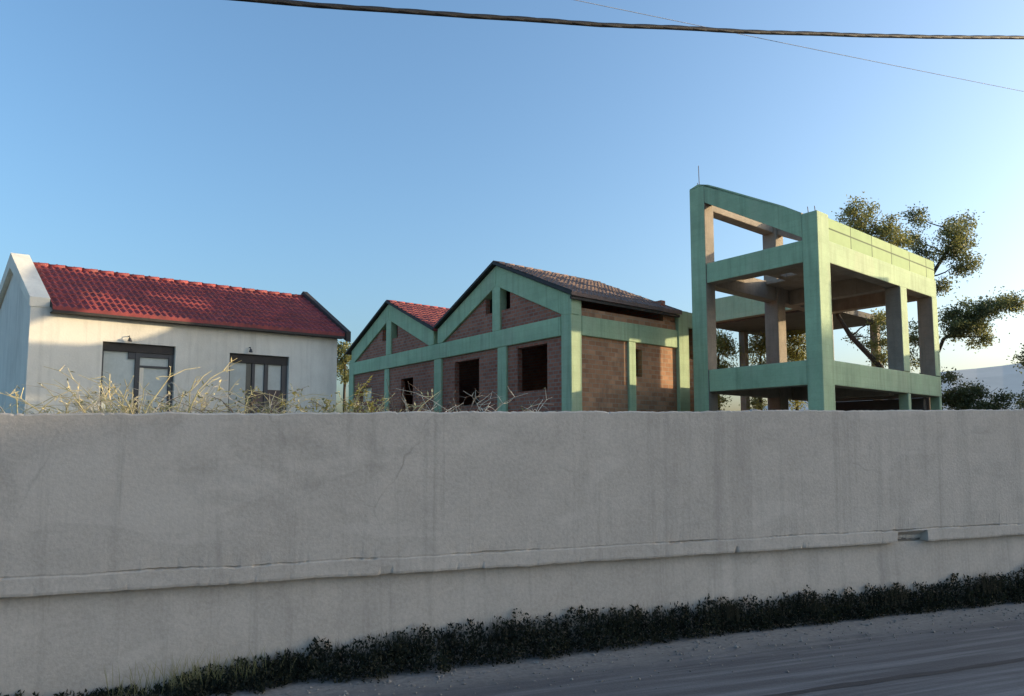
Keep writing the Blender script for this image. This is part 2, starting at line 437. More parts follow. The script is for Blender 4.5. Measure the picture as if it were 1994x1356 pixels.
# ------------------------------------------------------------------ roof helper
def tile_roof(fr, u_eave, u_ridge, z_eave, z_ridge, v0, v1, swap=False, pitch=.2, row=.36, amp=.028, thick=.09):
    """corrugated tile slope; rows run from eave to ridge. swap: eave runs along u instead of v"""
    mb = MB()
    run = u_ridge-u_eave; slope_len = math.hypot(run, z_ridge-z_eave)
    nr = max(2, round(slope_len/row)); nc = max(4, round((v1-v0)/pitch)); sub = 6
    def pt(t, a, dz):
        u = u_eave + run*t; z = z_eave + (z_ridge-z_eave)*t + dz
        return fr.pt(a, u, z) if swap else fr.pt(u, a, z)
    grid = []
    for r in range(nr):
        for e, lift in ((0, .03), (1, 0)):
            t = (r+e)/nr
            line = []
            jit = noise.noise((r*1.7, v0, u_eave))*.01
            for c in range(nc*sub+1):
                a = v0 + (v1-v0)*c/(nc*sub)
                h = amp*(1 + math.cos(2*math.pi*c/sub)) + lift + noise.noise((c//sub*.9, r*2.1, 5))*.012 + jit
                line.append(len(mb.v)); mb.v.append(pt(t, a, h+thick))
            grid.append(line)
    for A, B in zip(grid, grid[1:]):
        for c in range(len(A)-1):
            mb.f.append((A[c], A[c+1], B[c+1], B[c])); mb.m.append(0)
    # underside and edges
    n = len(mb.v)
    mb.v += [pt(0, v0, 0), pt(0, v1, 0), pt(1, v1, 0), pt(1, v0, 0)]
    mb.f.append((n, n+3, n+2, n+1)); mb.m.append(1)
    mb.f.append(tuple([n, n+1] + list(reversed(grid[0])))); mb.m.append(0)
    mb.f.append((n+1, n+2, grid[-1][-1], grid[0][-1])); mb.m.append(1)
    mb.f.append((n+3, n, grid[0][0], grid[-1][0])); mb.m.append(1)
    return mb

# ------------------------------------------------------------------ white house
wh = thing('white_house', 'low white plastered house with a red tiled roof and two glazed doors', 'house', WH.pt(3.75, 2.2, GZ))
EV = 5.72; RZ = 7.08; RV = 2.25; WL = 7.5
mb = MB()
D1 = (1.50, 3.14, GZ-.2, 5.0); D2 = (4.48, 6.09, GZ-.2, 4.94)
mb.holed(lambda a, b, c: WH.pt(a, c, b), 0, WL, GZ-.1, EV, 0, .25, [D1, D2])
obj('front_wall', mb, PLASTER, wh)
mb = MB()
mb.prism(Frame(*WH.pt(.38,.255,0)[:2], -46, 54), [(0, GZ-.1), (2*RV-.5, GZ-.1), (2*RV-.5, EV), (RV-.25, RZ-.06), (0, EV)], 0, -.3)
obj('end_wall', mb, PLASTER, wh)
mb = MB()   # gable parapet standing proud of the roof on the left end
lf = Frame(*WH.pt(0,0,0)[:2], -46, 54)
mb.prism(lf, [(-.02, EV-.02), (-.02, EV+.20), (RV, RZ+.30), (2*RV, EV+.2), (2*RV, EV-.02), (RV, RZ-.08)], -.03, .37)
obj('gable_coping', mb, COPING, wh)
mb = MB()
mb.prism(Frame(*WH.pt(WL-.25,.255,0)[:2], -46, 54), [(0, GZ-.1), (2*RV-.5, GZ-.1), (2*RV-.5, EV), (RV-.25, RZ-.06), (0, EV)], 0, .25)
obj('end_wall', mb, PLASTER, wh)
mb = MB(); mb.box(WH, 0, WL, 2*RV-.25, 2*RV, GZ-.1, EV); obj('back_wall', mb, PLASTER, wh)
rf = obj('roof', tile_roof(WH, -.22, RV, EV+.01-.22*.6+.02, RZ, .38, WL+.10, swap=True, pitch=.155, row=.3, amp=.022, thick=.06), [TILE, DARKWOOD], wh, closed=False)
mb = tile_roof(WH, 2*RV+.22, RV, EV-.11, RZ, .38, WL+.10, swap=True)
obj('roof', mb, [TILE, DARKWOOD], wh, closed=False)
mb = MB()
for k in range(19):
    a = .38 + k*(WL-.3)/19; b = a+(WL-.3)/19+.03
    mb.tube([WH.pt(a, RV, RZ+.065), WH.pt(b, RV, RZ+.08)], .06, .07, 8)
obj('ridge_tiles', mb, TILE, rf, smooth=True)
mb = MB()
lf2 = Frame(*WH.pt(WL+.11, 0, 0)[:2], -46, 54)
zf = lambda v: EV-.11+(v+.22)*(RZ-EV+.11)/(RV+.22)
mb.prism(lf2, [(-.28, zf(-.28)-.10), (RV, RZ-.08), (RV, RZ+.26), (-.28, zf(-.28)+.20)], 0, .14)
mb.prism(lf2, [(RV+.002, RZ-.08), (2*RV+.28, zf(-.28)-.10), (2*RV+.28, zf(-.28)+.20), (RV+.002, RZ+.26)], 0, .14)
obj('verge_board', mb, DARKWOOD, rf)
mb = MB(); mb.box(WH, .38, WL+.1, -.21, -.005, EV-.15, EV-.125); mb.box(WH, .38, WL+.1, -.235, -.212, EV-.15, EV-.09)
obj('eave_soffit', mb, DARKWOOD, rf)
# doors
dr = MB(); dr.box(WH, 1.502, 3.138, .07, .22, 4.79, 4.997)
d1 = obj('glazed_door', dr, DARKWOOD, wh); d1['label'] = 'wider glazed double door with a dark lintel on the left of the front'
mb = MB()
mb.box(WH, 1.502, 1.56, .10, .2, GZ, 4.788); mb.box(WH, 2.26, 2.36, .09, .2, GZ, 4.788); mb.box(WH, 3.03, 3.138, .09, .2, GZ, 4.788)
mb.box(WH, 2.362, 3.028, .10, .2, 4.68, 4.786); mb.box(WH, 2.362, 3.028, .10, .2, 4.42, 4.47); mb.box(WH, 2.10, 2.258, .10, .2, 4.62, 4.786)
obj('frame', mb, DARKMETAL, d1)
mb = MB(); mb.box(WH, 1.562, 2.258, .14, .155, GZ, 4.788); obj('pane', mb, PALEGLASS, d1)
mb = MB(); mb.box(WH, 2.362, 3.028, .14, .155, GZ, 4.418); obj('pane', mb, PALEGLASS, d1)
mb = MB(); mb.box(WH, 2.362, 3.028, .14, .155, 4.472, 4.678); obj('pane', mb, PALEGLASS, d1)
mb = MB(); mb.box(WH, 2.362, 2.46, .11, .135, GZ, 4.41); obj('curtain', mb, COPING, d1)
dr = MB(); dr.box(WH, 4.482, 6.10, .07, .22, 4.70, 4.937)
d2 = obj('glazed_door', dr, DARKWOOD, wh); d2['label'] = 'narrower glazed double door with a brown lower panel on the right of the front'
mb = MB()
mb.box(WH, 4.482, 4.54, .10, .2, GZ, 4.698); mb.box(WH, 5.12, 5.20, .09, .2, GZ, 4.698); mb.box(WH, 5.46, 5.56, .09, .2, GZ, 4.698); mb.box(WH, 5.94, 6.088, .09, .2, GZ, 4.698)
obj('frame', mb, DARKMETAL, d2)
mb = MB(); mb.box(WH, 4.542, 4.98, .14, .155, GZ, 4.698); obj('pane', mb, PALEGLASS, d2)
mb = MB(); mb.box(WH, 4.982, 5.118, .14, .155, GZ, 4.698); obj('pane', mb, DARKGLASS, d2)
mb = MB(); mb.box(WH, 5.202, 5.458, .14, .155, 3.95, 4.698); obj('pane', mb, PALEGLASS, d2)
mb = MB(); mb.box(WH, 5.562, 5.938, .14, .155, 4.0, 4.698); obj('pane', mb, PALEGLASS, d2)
mb = MB(); mb.box(WH, 5.202, 5.458, .12, .16, GZ, 3.948); mb.box(WH, 5.562, 5.938, .12, .16, GZ, 3.998); obj('lower_panel', mb, RUSTDOOR, d2)
for u, z in ((2.05, 5.07), (4.98, 5.02)):
    mb = MB(); mb.tube([WH.pt(u, -.005, z+.09), WH.pt(u, -.07, z+.10), WH.pt(u, -.11, z+.03)], .012, .014, 6); mb.tube([WH.pt(u, -.11, z+.05), WH.pt(u, -.11, z-.04)], .025, .055, 8)
    obj('lamp', mb, DARKMETAL, wh)

# ------------------------------------------------------------------ brick house
bh = thing('brick_house', 'unfinished red brick house with green concrete frame and two gables', 'house', BH.pt(7, 2, GZ))
FL = 14.65; SD = 5.75; C2 = 3.53; C1 = 10.9; VAL = 7.15
holes = [(1.10, 2.50, 4.02, 5.31), (4.55, 6.03, 3.75, 5.22), (8.95, 9.90, 3.4, 4.95), (12.5, 13.7, 4.25, 4.85)]
mb = MB(); mb.holed(lambda a, b, c: BH.pt(a, c, b), .1, FL-.1, GZ-.1, 5.5, .07, .25, holes)
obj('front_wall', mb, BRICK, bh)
mb = MB(); mb.box(BH, 12.5, 13.7, .26, .30, 4.1, 5.0); obj('opening_fill', mb, LIGHTFILL, bh)  # pale fill stands in for the light seen inside the opening
def column(u0, u1, z1, v0=0, v1=.4, z0=GZ-.1):
    mb = MB(); mb.box(BH, u0, u1, v0, v1, z0, z1); obj('column', mb, GREEN, bh)
column(0, .42, 6.42); column(2.98, 3.45, 5.43, 0, .3); column(6.82, 7.32, 5.43, 0, .3); column(10.86, 11.25, 5.43, .02, .3); column(14.2, 14.65, 6.1)
mb = MB(); mb.box(BH, .422, 14.198, -.012, .3, 5.43, 5.96); obj('tie_beam', mb, GREEN, bh)
SL = .43
for c, zr in ((C2, 8.0), (C1, 7.98)):
    for sg in (-1, 1):
        # rafter, sg=-1 towards the near corner
        a0, a1 = .0, 3.6
        L = [(c+sg*a0, zr-.66), (c+sg*a0, zr)]
        end = 3.55 if not (sg == 1 and c == C1) else 3.5
        poly = [(c+sg*.002, zr-.64), (c+sg*.002, zr), (c+sg*end, zr-SL*end), (c+sg*end, max(5.965, zr-SL*end-.62))]
        k = (5.965-(zr-.64))/(-SL)
        if zr-SL*end-.62 < 5.965: poly = poly[:3] + [(c+sg*end, 5.965), (c+sg*min(end, k), 5.965)]
        mb = MB(); mb.prism(BH, poly, -.006, .3); obj('rafter_beam', mb, GREEN, bh)
        # brick infill with a slot beside the king post
        zi = lambda a: zr-.645-SL*a
        mb = MB()
        mb.prism(BH, [(c+sg*.66, 5.963), (c+sg*((zi(0)-5.97)/SL), 5.963), (c+sg*.66, zi(.66))], .07, .25)
        mb.prism(BH, [(c+sg*.21, 5.963), (c+sg*.657, 5.963), (c+sg*.657, 6.57), (c+sg*.21, 6.57)], .07, .25)
        obj('gable_infill', mb, BRICK, bh)
    mb = MB(); mb.box(BH, c-.21, c+.21, .0, .28, 5.962, zr-.6); obj('king_post', mb, GREEN, bh)
# side wall
SW = lambda a, b, c: BH.pt(c, a, b)
mb = MB(); mb.holed(SW, .1, SD, GZ-.1, 6.2, .07, .25, [(2.58, 2.92, 4.45, 5.25), (5.08, 5.36, 5.15, 6.1)])
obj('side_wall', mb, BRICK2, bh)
mb = MB(); mb.box(BH, -.012, .3, .402, 4.5, 5.43, 5.97); obj('side_beam', mb, GREEN, bh)
mb = MB(); mb.box(BH, 0, .3, 2.28, 2.58, GZ-.1, 5.43); obj('column', mb, GREEN, bh)
mb = MB(); mb.box(BH, -.05, .35, 4.502, 5.0, GZ-.1, 6.6); obj('column', mb, GREEN, bh)
mb = MB(); mb.box(BH, -.02, .3, 5.002, SD, 6.1, 6.6); obj('lintel', mb, GREEN, bh)
mb = MB(); mb.box(BH, .36, 7, 4.6, SD, 6.25, 6.4); obj('flat_roof', mb, CONC, bh)
mb = MB(); mb.box(BH, .26, FL-.1, 4.05, 4.25, GZ-.1, 6.9); mb.box(BH, .26, 7, SD-.2, SD, GZ-.1, 6.24); mb.box(BH, FL-.3, FL-.1, .26, 4.04, GZ-.1, 6.0); obj('back_wall', mb, BRICK, bh)
mb = MB(); mb.box(BH, .1, .25, 3.95, 4.498, 6.203, 6.52); obj('wall_infill', mb, BRICK2, bh)
def gable_back(c, zr):
    mb = MB(); mb.prism(BH, [(c-3.5, 6.245), (c+3.5, 6.245), (c, zr-.1)], 4.3, 4.45); obj('gable_infill', mb, BRICK, bh)
gable_back(C2, 8.0); gable_back(C1, 7.98)
for c, zr, ends, mt in ((C2, 8.0, (-.16, VAL-.04), OLDTILE), (C1, 7.98, (VAL+.04, 14.75), TILE)):
    a = tile_roof(BH, ends[0], c, zr-SL*abs(c-ends[0])+.03, zr+.03, -.10, 4.55, pitch=.16, amp=.016, thick=.07)
    rf = obj('roof', a, [mt, DARKWOOD], bh, closed=False)
    if mt is TILE: rf['label'] = 'red tiled roof of the far gable'
    else: rf['label'] = 'brown tiled roof of the near gable'
    a = tile_roof(BH, ends[1], c, zr-SL*abs(c-ends[1])+.03, zr+.03, -.10, 4.55, pitch=.16, amp=.016, thick=.07)
    obj('roof', a, [mt, DARKWOOD], bh, closed=False)
    mb = MB()
    for k in range(12):
        v = -.1 + k*4.65/12; mb.tube([BH.pt(c, v, zr+.09), BH.pt(c, v+4.65/12+.03, zr+.10)], .06, .07, 8)
    obj('ridge_tiles', mb, mt, rf, smooth=True)
    mb = MB()
    for e in ends:
        poly = [(c, zr+.035), (c, zr+.115), (e, zr-SL*abs(c-e)+.115), (e, zr-SL*abs(c-e)+.035)]
        mb.prism(BH, poly, -.14, -.102)
    obj('verge_board', mb, DARKWOOD, rf)
mb = MB(); mb.box(BH, -.12, -.06, -.09, 4.49, 6.36, 6.44); obj('eave_board', mb, DARKWOOD, bh)

# ------------------------------------------------------------------ tower: bare concrete frame painted green outside
tw = thing('concrete_frame', 'tall green concrete frame tower with open floors and a sloping top', 'building', TW.pt(1.9, 3.7, GZ))
OUT = {'v0': 1, 'u0': 1, 'u1': 0, 'v1': 0, 'top': 0, 'bot': 0}
TM = [CONC, GREEN]
def tbox(name, u0, u1, v0, v1, z0, z1, mats=None, M=TM):
    mb = MB(); mb.box(TW, u0, u1, v0, v1, z0, z1, mats, 0); return obj(name, mb, M, tw)
FRONT = {'v0': 1, 'top': 0}
RIGHT = {'u0': 1}
Z1a, Z1b, Z2a, Z2b = 3.95, 4.57, 7.03, 7.6
tbox('column', 0, .42, 0, .60, GZ-.1, 8.26, OUT)
tbox('column', 3.38, 3.9, 0, .45, GZ-.1, 9.88, {'v0': 1, 'u1': 1})
tbox('column', 3.40, 3.88, 3.85, 4.33, GZ-.1, 9.70)
tbox('column', 3.40, 3.88, 7.02, 7.50, GZ-.1, 7.6)
tbox('column', 0, .45, 4.76, 5.22, Z1b, Z2a, RIGHT)
tbox('column', 0, .45, 7.08, 7.50, Z1b, Z2a, RIGHT)
tbox('column', .02, .3, 5.02, 5.22, GZ-.1, Z1a, {'u0': 1, 'v0': 1}); tbox('column', .02, .3, 7.34, 7.52, GZ-.1, Z1a, {'u0': 1, 'v0': 1})
for za, zb in ((Z1a, Z1b), (Z2a, Z2b)):
    tbox('floor_beam', .422, 3.378, .03, .40, za, zb, FRONT)
    tbox('floor_beam', .02, .38, .602, 7.54, za, zb, RIGHT)
    tbox('floor_beam', 3.45, 3.84, .452, 3.848, za, zb); tbox('floor_beam', 3.45, 3.84, 4.332, 7.018, za, zb)
    tbox('cross_beam', .382, 3.44, 4.62, 4.95, za-.05, zb-.13)
    tbox('cross_beam', .382, 3.398, 7.14, 7.50, za, zb, {'v0': 0})
mb = MB(); mb.holed(lambda a, b, c: TW.pt(a, b, c), .382, 3.448, .402, 7.138, 7.46, 7.58, [(2.75, 3.5, 2.15, 3.25), (2.12, 2.5, 2.45, 2.85)])
obj('floor_slab', mb, CONC, tw)
mb = MB(); mb.box(TW, .382, 3.448, .402, 7.138, 4.42, 4.55); obj('floor_slab', mb, CONC, tw)
# sloping gable beams
mb = MB(); mb.prism(TW, [(.422, 7.66), (.422, 8.30), (.9, 8.60), (2.9, 9.68), (3.25, 9.86), (3.60, 9.97), (3.9, 9.90), (3.9, 9.884), (3.378, 9.883), (3.378, 9.37), (1.7, 8.40)], .012, .40, 0, {'v0': 1})
obj('sloping_beam', mb, TM, tw)
mb = MB(); mb.prism(TW, [(.36, 7.70), (.36, 8.28), (3.398, 9.78), (3.398, 9.18)], 3.95, 4.26); obj('sloping_beam', mb, TM, tw)
tbox('eave_beam', 3.46, 3.84, .452, 3.848, 9.24, 9.80)
mb = MB(); mb.box(TW, .045, .30, .602, 7.50, Z2b+.002, 8.20)
obj('parapet', mb, PARAPET, tw)
for bu, bv, bz, h in ((3.62, .12, 9.95, .62), (3.80, .30, 9.9, .25), (.10, .12, 8.26, .16), (.30, .15, 8.26, .2), (.15, 7.40, 8.2, .15)):
    mb = MB(); mb.tube([TW.pt(bu, bv, bz-.05), TW.pt(bu+.01, bv, bz+h*.5), TW.pt(bu+.03, bv+.02, bz+h)], .011, .010, 5); obj('rebar', mb, RUST, tw)
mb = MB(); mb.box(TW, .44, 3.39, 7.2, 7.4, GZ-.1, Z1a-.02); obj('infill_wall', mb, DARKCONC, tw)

# rear open bay behind the tower
rb = thing('rear_frame', 'low open concrete bay with a green beam and dark ceiling, behind the tower', 'building', TW.pt(6.5, 10, GZ))
mb = MB(); mb.box(TW, 3.92, 9.1, 7.6, 7.95, 7.45, 8.4, {'v0': 1}); obj('roof_beam', mb, TM, rb)
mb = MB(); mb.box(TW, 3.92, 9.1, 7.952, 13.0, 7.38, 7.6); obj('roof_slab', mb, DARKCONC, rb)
for u, v in ((8.75, 10.2), (4.1, 12.6), (8.75, 12.6), (4.1, 7.62)):
    mb = MB(); mb.box(TW, u, u+.3, v, v+.3, GZ-.1, 7.375); obj('column', mb, CONC, rb)

# ------------------------------------------------------------------ trees
def crown(pads, leaf_n, L, W, mats, seed, spread=1.15):
    r = random.Random(seed); mb = MB()
    for (x, y, z, rx, rz) in pads:
        k = max(4, int(rx*rz*36))
        subs = []
        for _ in range(k):
            while True:
                a = Vector((r.uniform(-1,1), r.uniform(-1,1), r.uniform(-1,1)))
                if a.length < 1: break
            subs.append((Vector((x + a.x*rx*spread, y + a.y*rx*1.3, z + a.z*rz*spread)), r.uniform(.16, .36), 0 if r.random() < .65 else min(1, len(mats)-1)))
        for c, rad, mi in subs:
            for _ in range(int(leaf_n*1.1*(rad/.2)**1.5)):
                g = Vector((r.gauss(0,1), r.gauss(0,1), r.gauss(0,.75)))*rad*.66
                mb.leaf(c+g, L*r.uniform(.6,1.3), W*r.uniform(.7,1.2), mi, None, r)
    return mb
def limb(mb, a, b, r0, r1, r, n=6, wig=.08):
    a, b = Vector(a), Vector(b); L = (b-a).length
    pts = []
    for k in range(n+1):
        t = k/n; p = a.lerp(b, t)
        if 0 < k < n: p += Vector((r.uniform(-1,1), r.uniform(-1,1), r.uniform(-1,1)))*wig*L*.5
        p.z += math.sin(t*math.pi)*L*.04
        pts.append(p)
    mb.tube(pts, r0, r1, 6)
def tree(label, spine, r0, r1, pads, leaf_n, L, W, mats, seed, group=None, name='tree', cat='tree', twigs=True):
    r = random.Random(seed)
    base = Vector(spine[0])
    t = thing(name, label, cat, (base.x, base.y, GZ), group)
    mb = MB(); mb.tube(spine, r0, r1, 8)
    sp = [Vector(p) for p in spine]
    for (x, y, z, rx, rz) in pads:
        c = Vector((x, y, z)); low = [p for p in sp[1:] if p.z < c.z+.3] or sp[1:2]
        s = min(low, key=lambda p: (p-c).length)
        limb(mb, s, c, r1*.75, r1*.2, r)
        if twigs:
            for _ in range(5):
                e = c + Vector((r.uniform(-1,1)*rx, r.uniform(-1,1)*rx, r.uniform(-.8,1)*rz))
                limb(mb, s.lerp(c, r.uniform(.6,1)), e, r1*.25, .006, r, 4)
    obj('trunk', mb, BARK, t, smooth=True)
    obj('crown', crown(pads, leaf_n, L, W, mats, seed+1), mats, t, closed=False)
    return t
TG = 'trees behind the tower'
tree('leaning sparse tree whose trunk slants across the open upper floor of the tower', [(14.25,26.6,GZ-.1),(14.1,26.5,3.75),(13.68,26.5,5.32),(12.6,26.5,6.5),(12.2,26.6,7.3),(12.6,26.7,9.1),(13.4,26.6,10.4)], .14, .05,
     [(12.93,26.3,11.05,.49,.43),(13.75,26.7,10.85,.72,.5),(14.15,26.2,10.30,.62,.36),(13.48,26.8,6.47,.58,.33),(13.75,26.4,7.15,.44,.22),(12.92,26.2,8.6,.5,.35),(13.3,26.9,10.1,.6,.4),(13.9,26.5,5.6,.3,.25)],
     120, .11, .026, [LEAF, LEAFLIT], 11, TG)
tree('tall sparse tree right of the tower, spreading flat leafy tufts past the parapet end', [(15.75,27.6,GZ-.1),(15.88,27.5,3.77),(15.9,27.5,6.2),(16.0,27.5,7.75),(16.3,27.5,9.0),(16.9,27.5,9.9),(17.3,27.4,10.6)], .15, .045,
     [(15.69,27.3,11.22,.33,.23),(15.85,27.8,10.53,.33,.17),(16.86,27.2,10.71,.38,.27),(17.59,27.7,11.15,.42,.30),(17.32,27.4,9.73,.50,.50),(17.88,27.6,9.45,.26,.28),(16.03,27.2,9.87,.42,.21),(16.74,27.6,8.56,.23,.33),(17.3,27.3,10.35,.4,.25),(17.75,27.6,10.3,.28,.35),
      (15.65,27.5,6.41,.33,.9)], 110, .11, .026, [LEAF, LEAFDARK], 21, TG)
tree('dark leafy tree right of the tower end, its low bough hanging over the hill', [(17.3,29.0,GZ-.1),(17.2,28.9,4.0),(16.7,28.4,5.6),(16.9,27.9,6.6),(17.6,27.7,7.1),(18.6,27.5,7.6)], .10, .05,
     [(17.08,27.3,7.20,.46,.50),(17.55,27.7,7.45,.5,.45),(18.02,27.4,7.35,.55,.55),(18.5,27.6,7.75,.5,.33),(18.96,27.4,7.85,.62,.28),(18.26,27.6,6.6,.34,.28),(17.3,27.4,6.75,.4,.25)], 150, .11, .026, [LEAFDARK, LEAF], 31, TG)
for k, (x, z, rx, rz, lab) in enumerate(((8.93,6.3,.5,.9,'olive green young tree behind the tower, against its left column'), (10.75,6.4,.5,.8,'olive green young tree seen between two bare columns of the tower'), (12.32,6.5,.62,.8,'yellowish young tree just left of the corner column of the tower'))):
    tree(lab, [(x+.1,31,GZ-.1),(x-.03,31,4.2),(x,31,5.6),(x+.05,31,6.4)], .09, .04, [(x,31,z,rx,rz),(x+.25,31.4,z-1.0,rx*.9,rz*.6),(x-.2,30.8,z-1.7,rx,.6),(x+.1,30.7,z+.5,rx*.6,.3)], 120, .11, .026, [LEAFLIT, LEAF], 41+k*3, TG)
tree('dark bush beside the right end of the tower above the wall', [(15.8,25,GZ-.1),(15.8,25,3.0),(15.9,25,3.6)], .06, .03,
     [(15.45,25.1,4.35,.36,.5),(15.7,24.9,3.7,.5,.5),(16.29,25,4.05,.55,.45),(16.8,25.1,3.7,.45,.45),(15.6,25.1,3.1,.6,.5),(16.5,25,3.1,.6,.5)], 150, .11, .026, [LEAFDARK, LEAFDARK], 61, name='bush', cat='bush')
tree('small tree with dark foliage at the right edge above the wall', [(19.1,26,GZ-.1),(19.05,26,3.6),(19.1,26,5.2)], .08, .04,
     [(18.9,26,5.6,.4,.28),(19.4,26.1,5.5,.4,.35),(18.7,26,4.05,.45,.28),(19.3,26.2,3.9,.5,.35),(19.2,26,4.7,.3,.3)], 130, .11, .026, [LEAFDARK, LEAF], 71)
tree('small green tree in the gap between the white house and the brick gables', [(-7.9,34,GZ-.1),(-7.95,34,4.8),(-7.93,34,6.8)], .09, .04,
     [(-7.93,34,7.1,.30,.5),(-8.3,34.2,6.5,.45,.5),(-7.8,34,6.1,.5,.6)], 70, .14, .035, [LEAF, LEAFDARK], 81)

# ------------------------------------------------------------------ dry growth behind the wall
def ucam(px): 
    return px
def dry_bush(u, h, spread, n, mats, label, seed, leaf=0, leafmi=1, arch=.5, rad=.0095, v=.55, drift=0):
    r = random.Random(seed)
    base = ST.pt(u, v, GZ)
    t = thing('dry_bush', label, 'dry bush', base, 'dry growth along the wall top')
    mb = MB(); lv = MB()
    for k in range(n + int(n*.6)):
        bu, bv = u + r.gauss(0, spread*.35), v + r.uniform(-.2, .3)
        an = r.uniform(-1, 1)
        hh = h*r.uniform(.55, 1.05); reach = spread*an*r.uniform(.3, 1.1) + drift*r.uniform(.3, 1)
        low = k >= n
        if low: hh = r.uniform(.66, .98)*min(1, h+.1); reach = r.choice((-1,1))*r.uniform(.4, 1.2)
        pts = []
        m = 7
        dr = r.uniform(.2, arch)
        kk = r.uniform(-.06, .06)
        for i in range(m+1):
            q = i/m
            pts.append(ST.pt(bu + reach*q**1.5 + kk*math.sin(q*5) + r.gauss(0,.012), bv + .12*math.sin(q*3+an*5), GZ + hh*(q*(1+dr) - dr*q**2.6)))
        mi = 0 if r.random() < .7 else (len(mats)-1)
        mb.tube(pts, rad*r.uniform(.7,1.25), rad*.3, 4, mi)
        for _ in range(r.randint(2, 5)):
            i = r.randint(3, m-1); p = pts[i]
            tw_ = Vector((r.uniform(-1,1), r.uniform(-.6,.6), r.uniform(-.3,1))).normalized()*r.uniform(.06,.24)
            q1 = p + tw_*.5 + Vector((0,0,r.uniform(-.02,.03)))
            mb.tube([p, q1, p+tw_], rad*.5, rad*.2, 3, mi)
            if leaf:
                for _ in range(leaf):
                    lv.leaf(p + tw_*r.uniform(.2,1.1), r.uniform(.03,.075), r.uniform(.006,.014), 0, None, r)
    obj('stems', mb, mats, t)
    if leaf: obj('dry_leaves', lv, leafmat_for[leafmi], t, closed=False)
leafmat_for = {0: DRYLEAF, 1: STRAW, 2: YELLOWLEAF}
B = dry_bush
B(.25, 0.88, 1.12, 21, [STRAW, PALESTRAW], 'low straw coloured tangle at the left end of the wall', 101, 1, 1, .9)
B(.85, 0.84, 1.00, 16, [PALESTRAW, STRAW], 'sparse sprawling tangle left of the wider glazed door', 102, 1, 0, .9)
B(1.15, 1.11, 0.94, 27, [STRAW, PALESTRAW], 'tall bleached bramble in front of the wider glazed door', 103, 1, 1, .8)
B(1.62, 0.98, 0.75, 18, [PALESTRAW, STRAW], 'pale arching stems below the right jamb of the wider glazed door', 104, 1, 1, .9, .006, .7, .3)
B(2.15, 0.84, 0.75, 16, [STRAW, BROWNTWIG], 'short greenish dry bush midway between the two glazed doors', 105, 4, 0, .9)
B(2.62, 0.76, 0.62, 9, [PALESTRAW, BROWNTWIG], 'thin low twigs under the narrower glazed door', 106, 1, 0, .9)
B(2.98, 0.84, 1.12, 13, [STRAW, PALESTRAW], 'flat yellow grass stems right of the narrower glazed door', 107, 2, 1, 1.4, .007, .6, .2)
B(3.35, 1.01, 0.31, 12, [STRAW, BROWNTWIG], 'yellow leaved plant at the corner of the white house', 108, 13, 2, .5)
B(3.72, 0.89, 0.44, 13, [BROWNTWIG, STRAW], 'small brown bush right of the yellow leaved plant', 109, 3, 1, .6)
B(4.02, 1.08, 0.35, 7, [PALESTRAW, BROWNTWIG], 'pale forked dead branch before the dark doorway of the far gable', 110, 0, 1, .4, .011)
B(4.60, 0.97, 0.56, 11, [BROWNTWIG, PALESTRAW], 'dead twigs leaning in front of the dark doorway left of the tall green post', 111, 0, 1, .8, .009)
B(5.00, 0.99, 0.44, 9, [PALESTRAW, BROWNTWIG], 'upright bleached twigs in front of the tall green post', 112, 0, 1, .5, .009)
B(5.52, 0.88, 0.69, 11, [PALESTRAW, BROWNTWIG], 'low crossed sticks under the dark window nearest the corner', 113, 1, 0, 1.2, .008)
# ragged grass fringe
mb = MB(); r = random.Random(5)
for k in range(2300):
    u = r.uniform(-3, 9.5); v = r.uniform(.2, .75)
    dens = .4 + .9*noise.noise((u*1.4, 3, 0)) + (.25 if u < 4 else 0)
    if r.random() > dens: continue
    h = r.uniform(.45, .78)*(1+.25*noise.noise((u*2.2, 9, 0)))
    if u > 7.3: h *= .92
    b = ST.pt(u, v, GZ); tip = b + Vector((r.gauss(0,.13), r.gauss(0,.1), h))
    md = b.lerp(tip, .55) + Vector((r.gauss(0,.02), r.gauss(0,.02), .03))
    s = Vector((.94,.34,0))*r.uniform(.004,.009)
    i = len(mb.v); mb.v += [b-s, b+s, md+s*.8, md-s*.8, tip]
    mi = 0 if r.random() < .55 else 1
    mb.f += [(i,i+1,i+2,i+3),(i+3,i+2,i+4)]; mb.m += [mi, mi]
tag(obj('dry_grass', mb, [STRAW, DRYLEAF], closed=False), 'ragged dry grass growing behind the wall top', 'grass', kind='stuff')

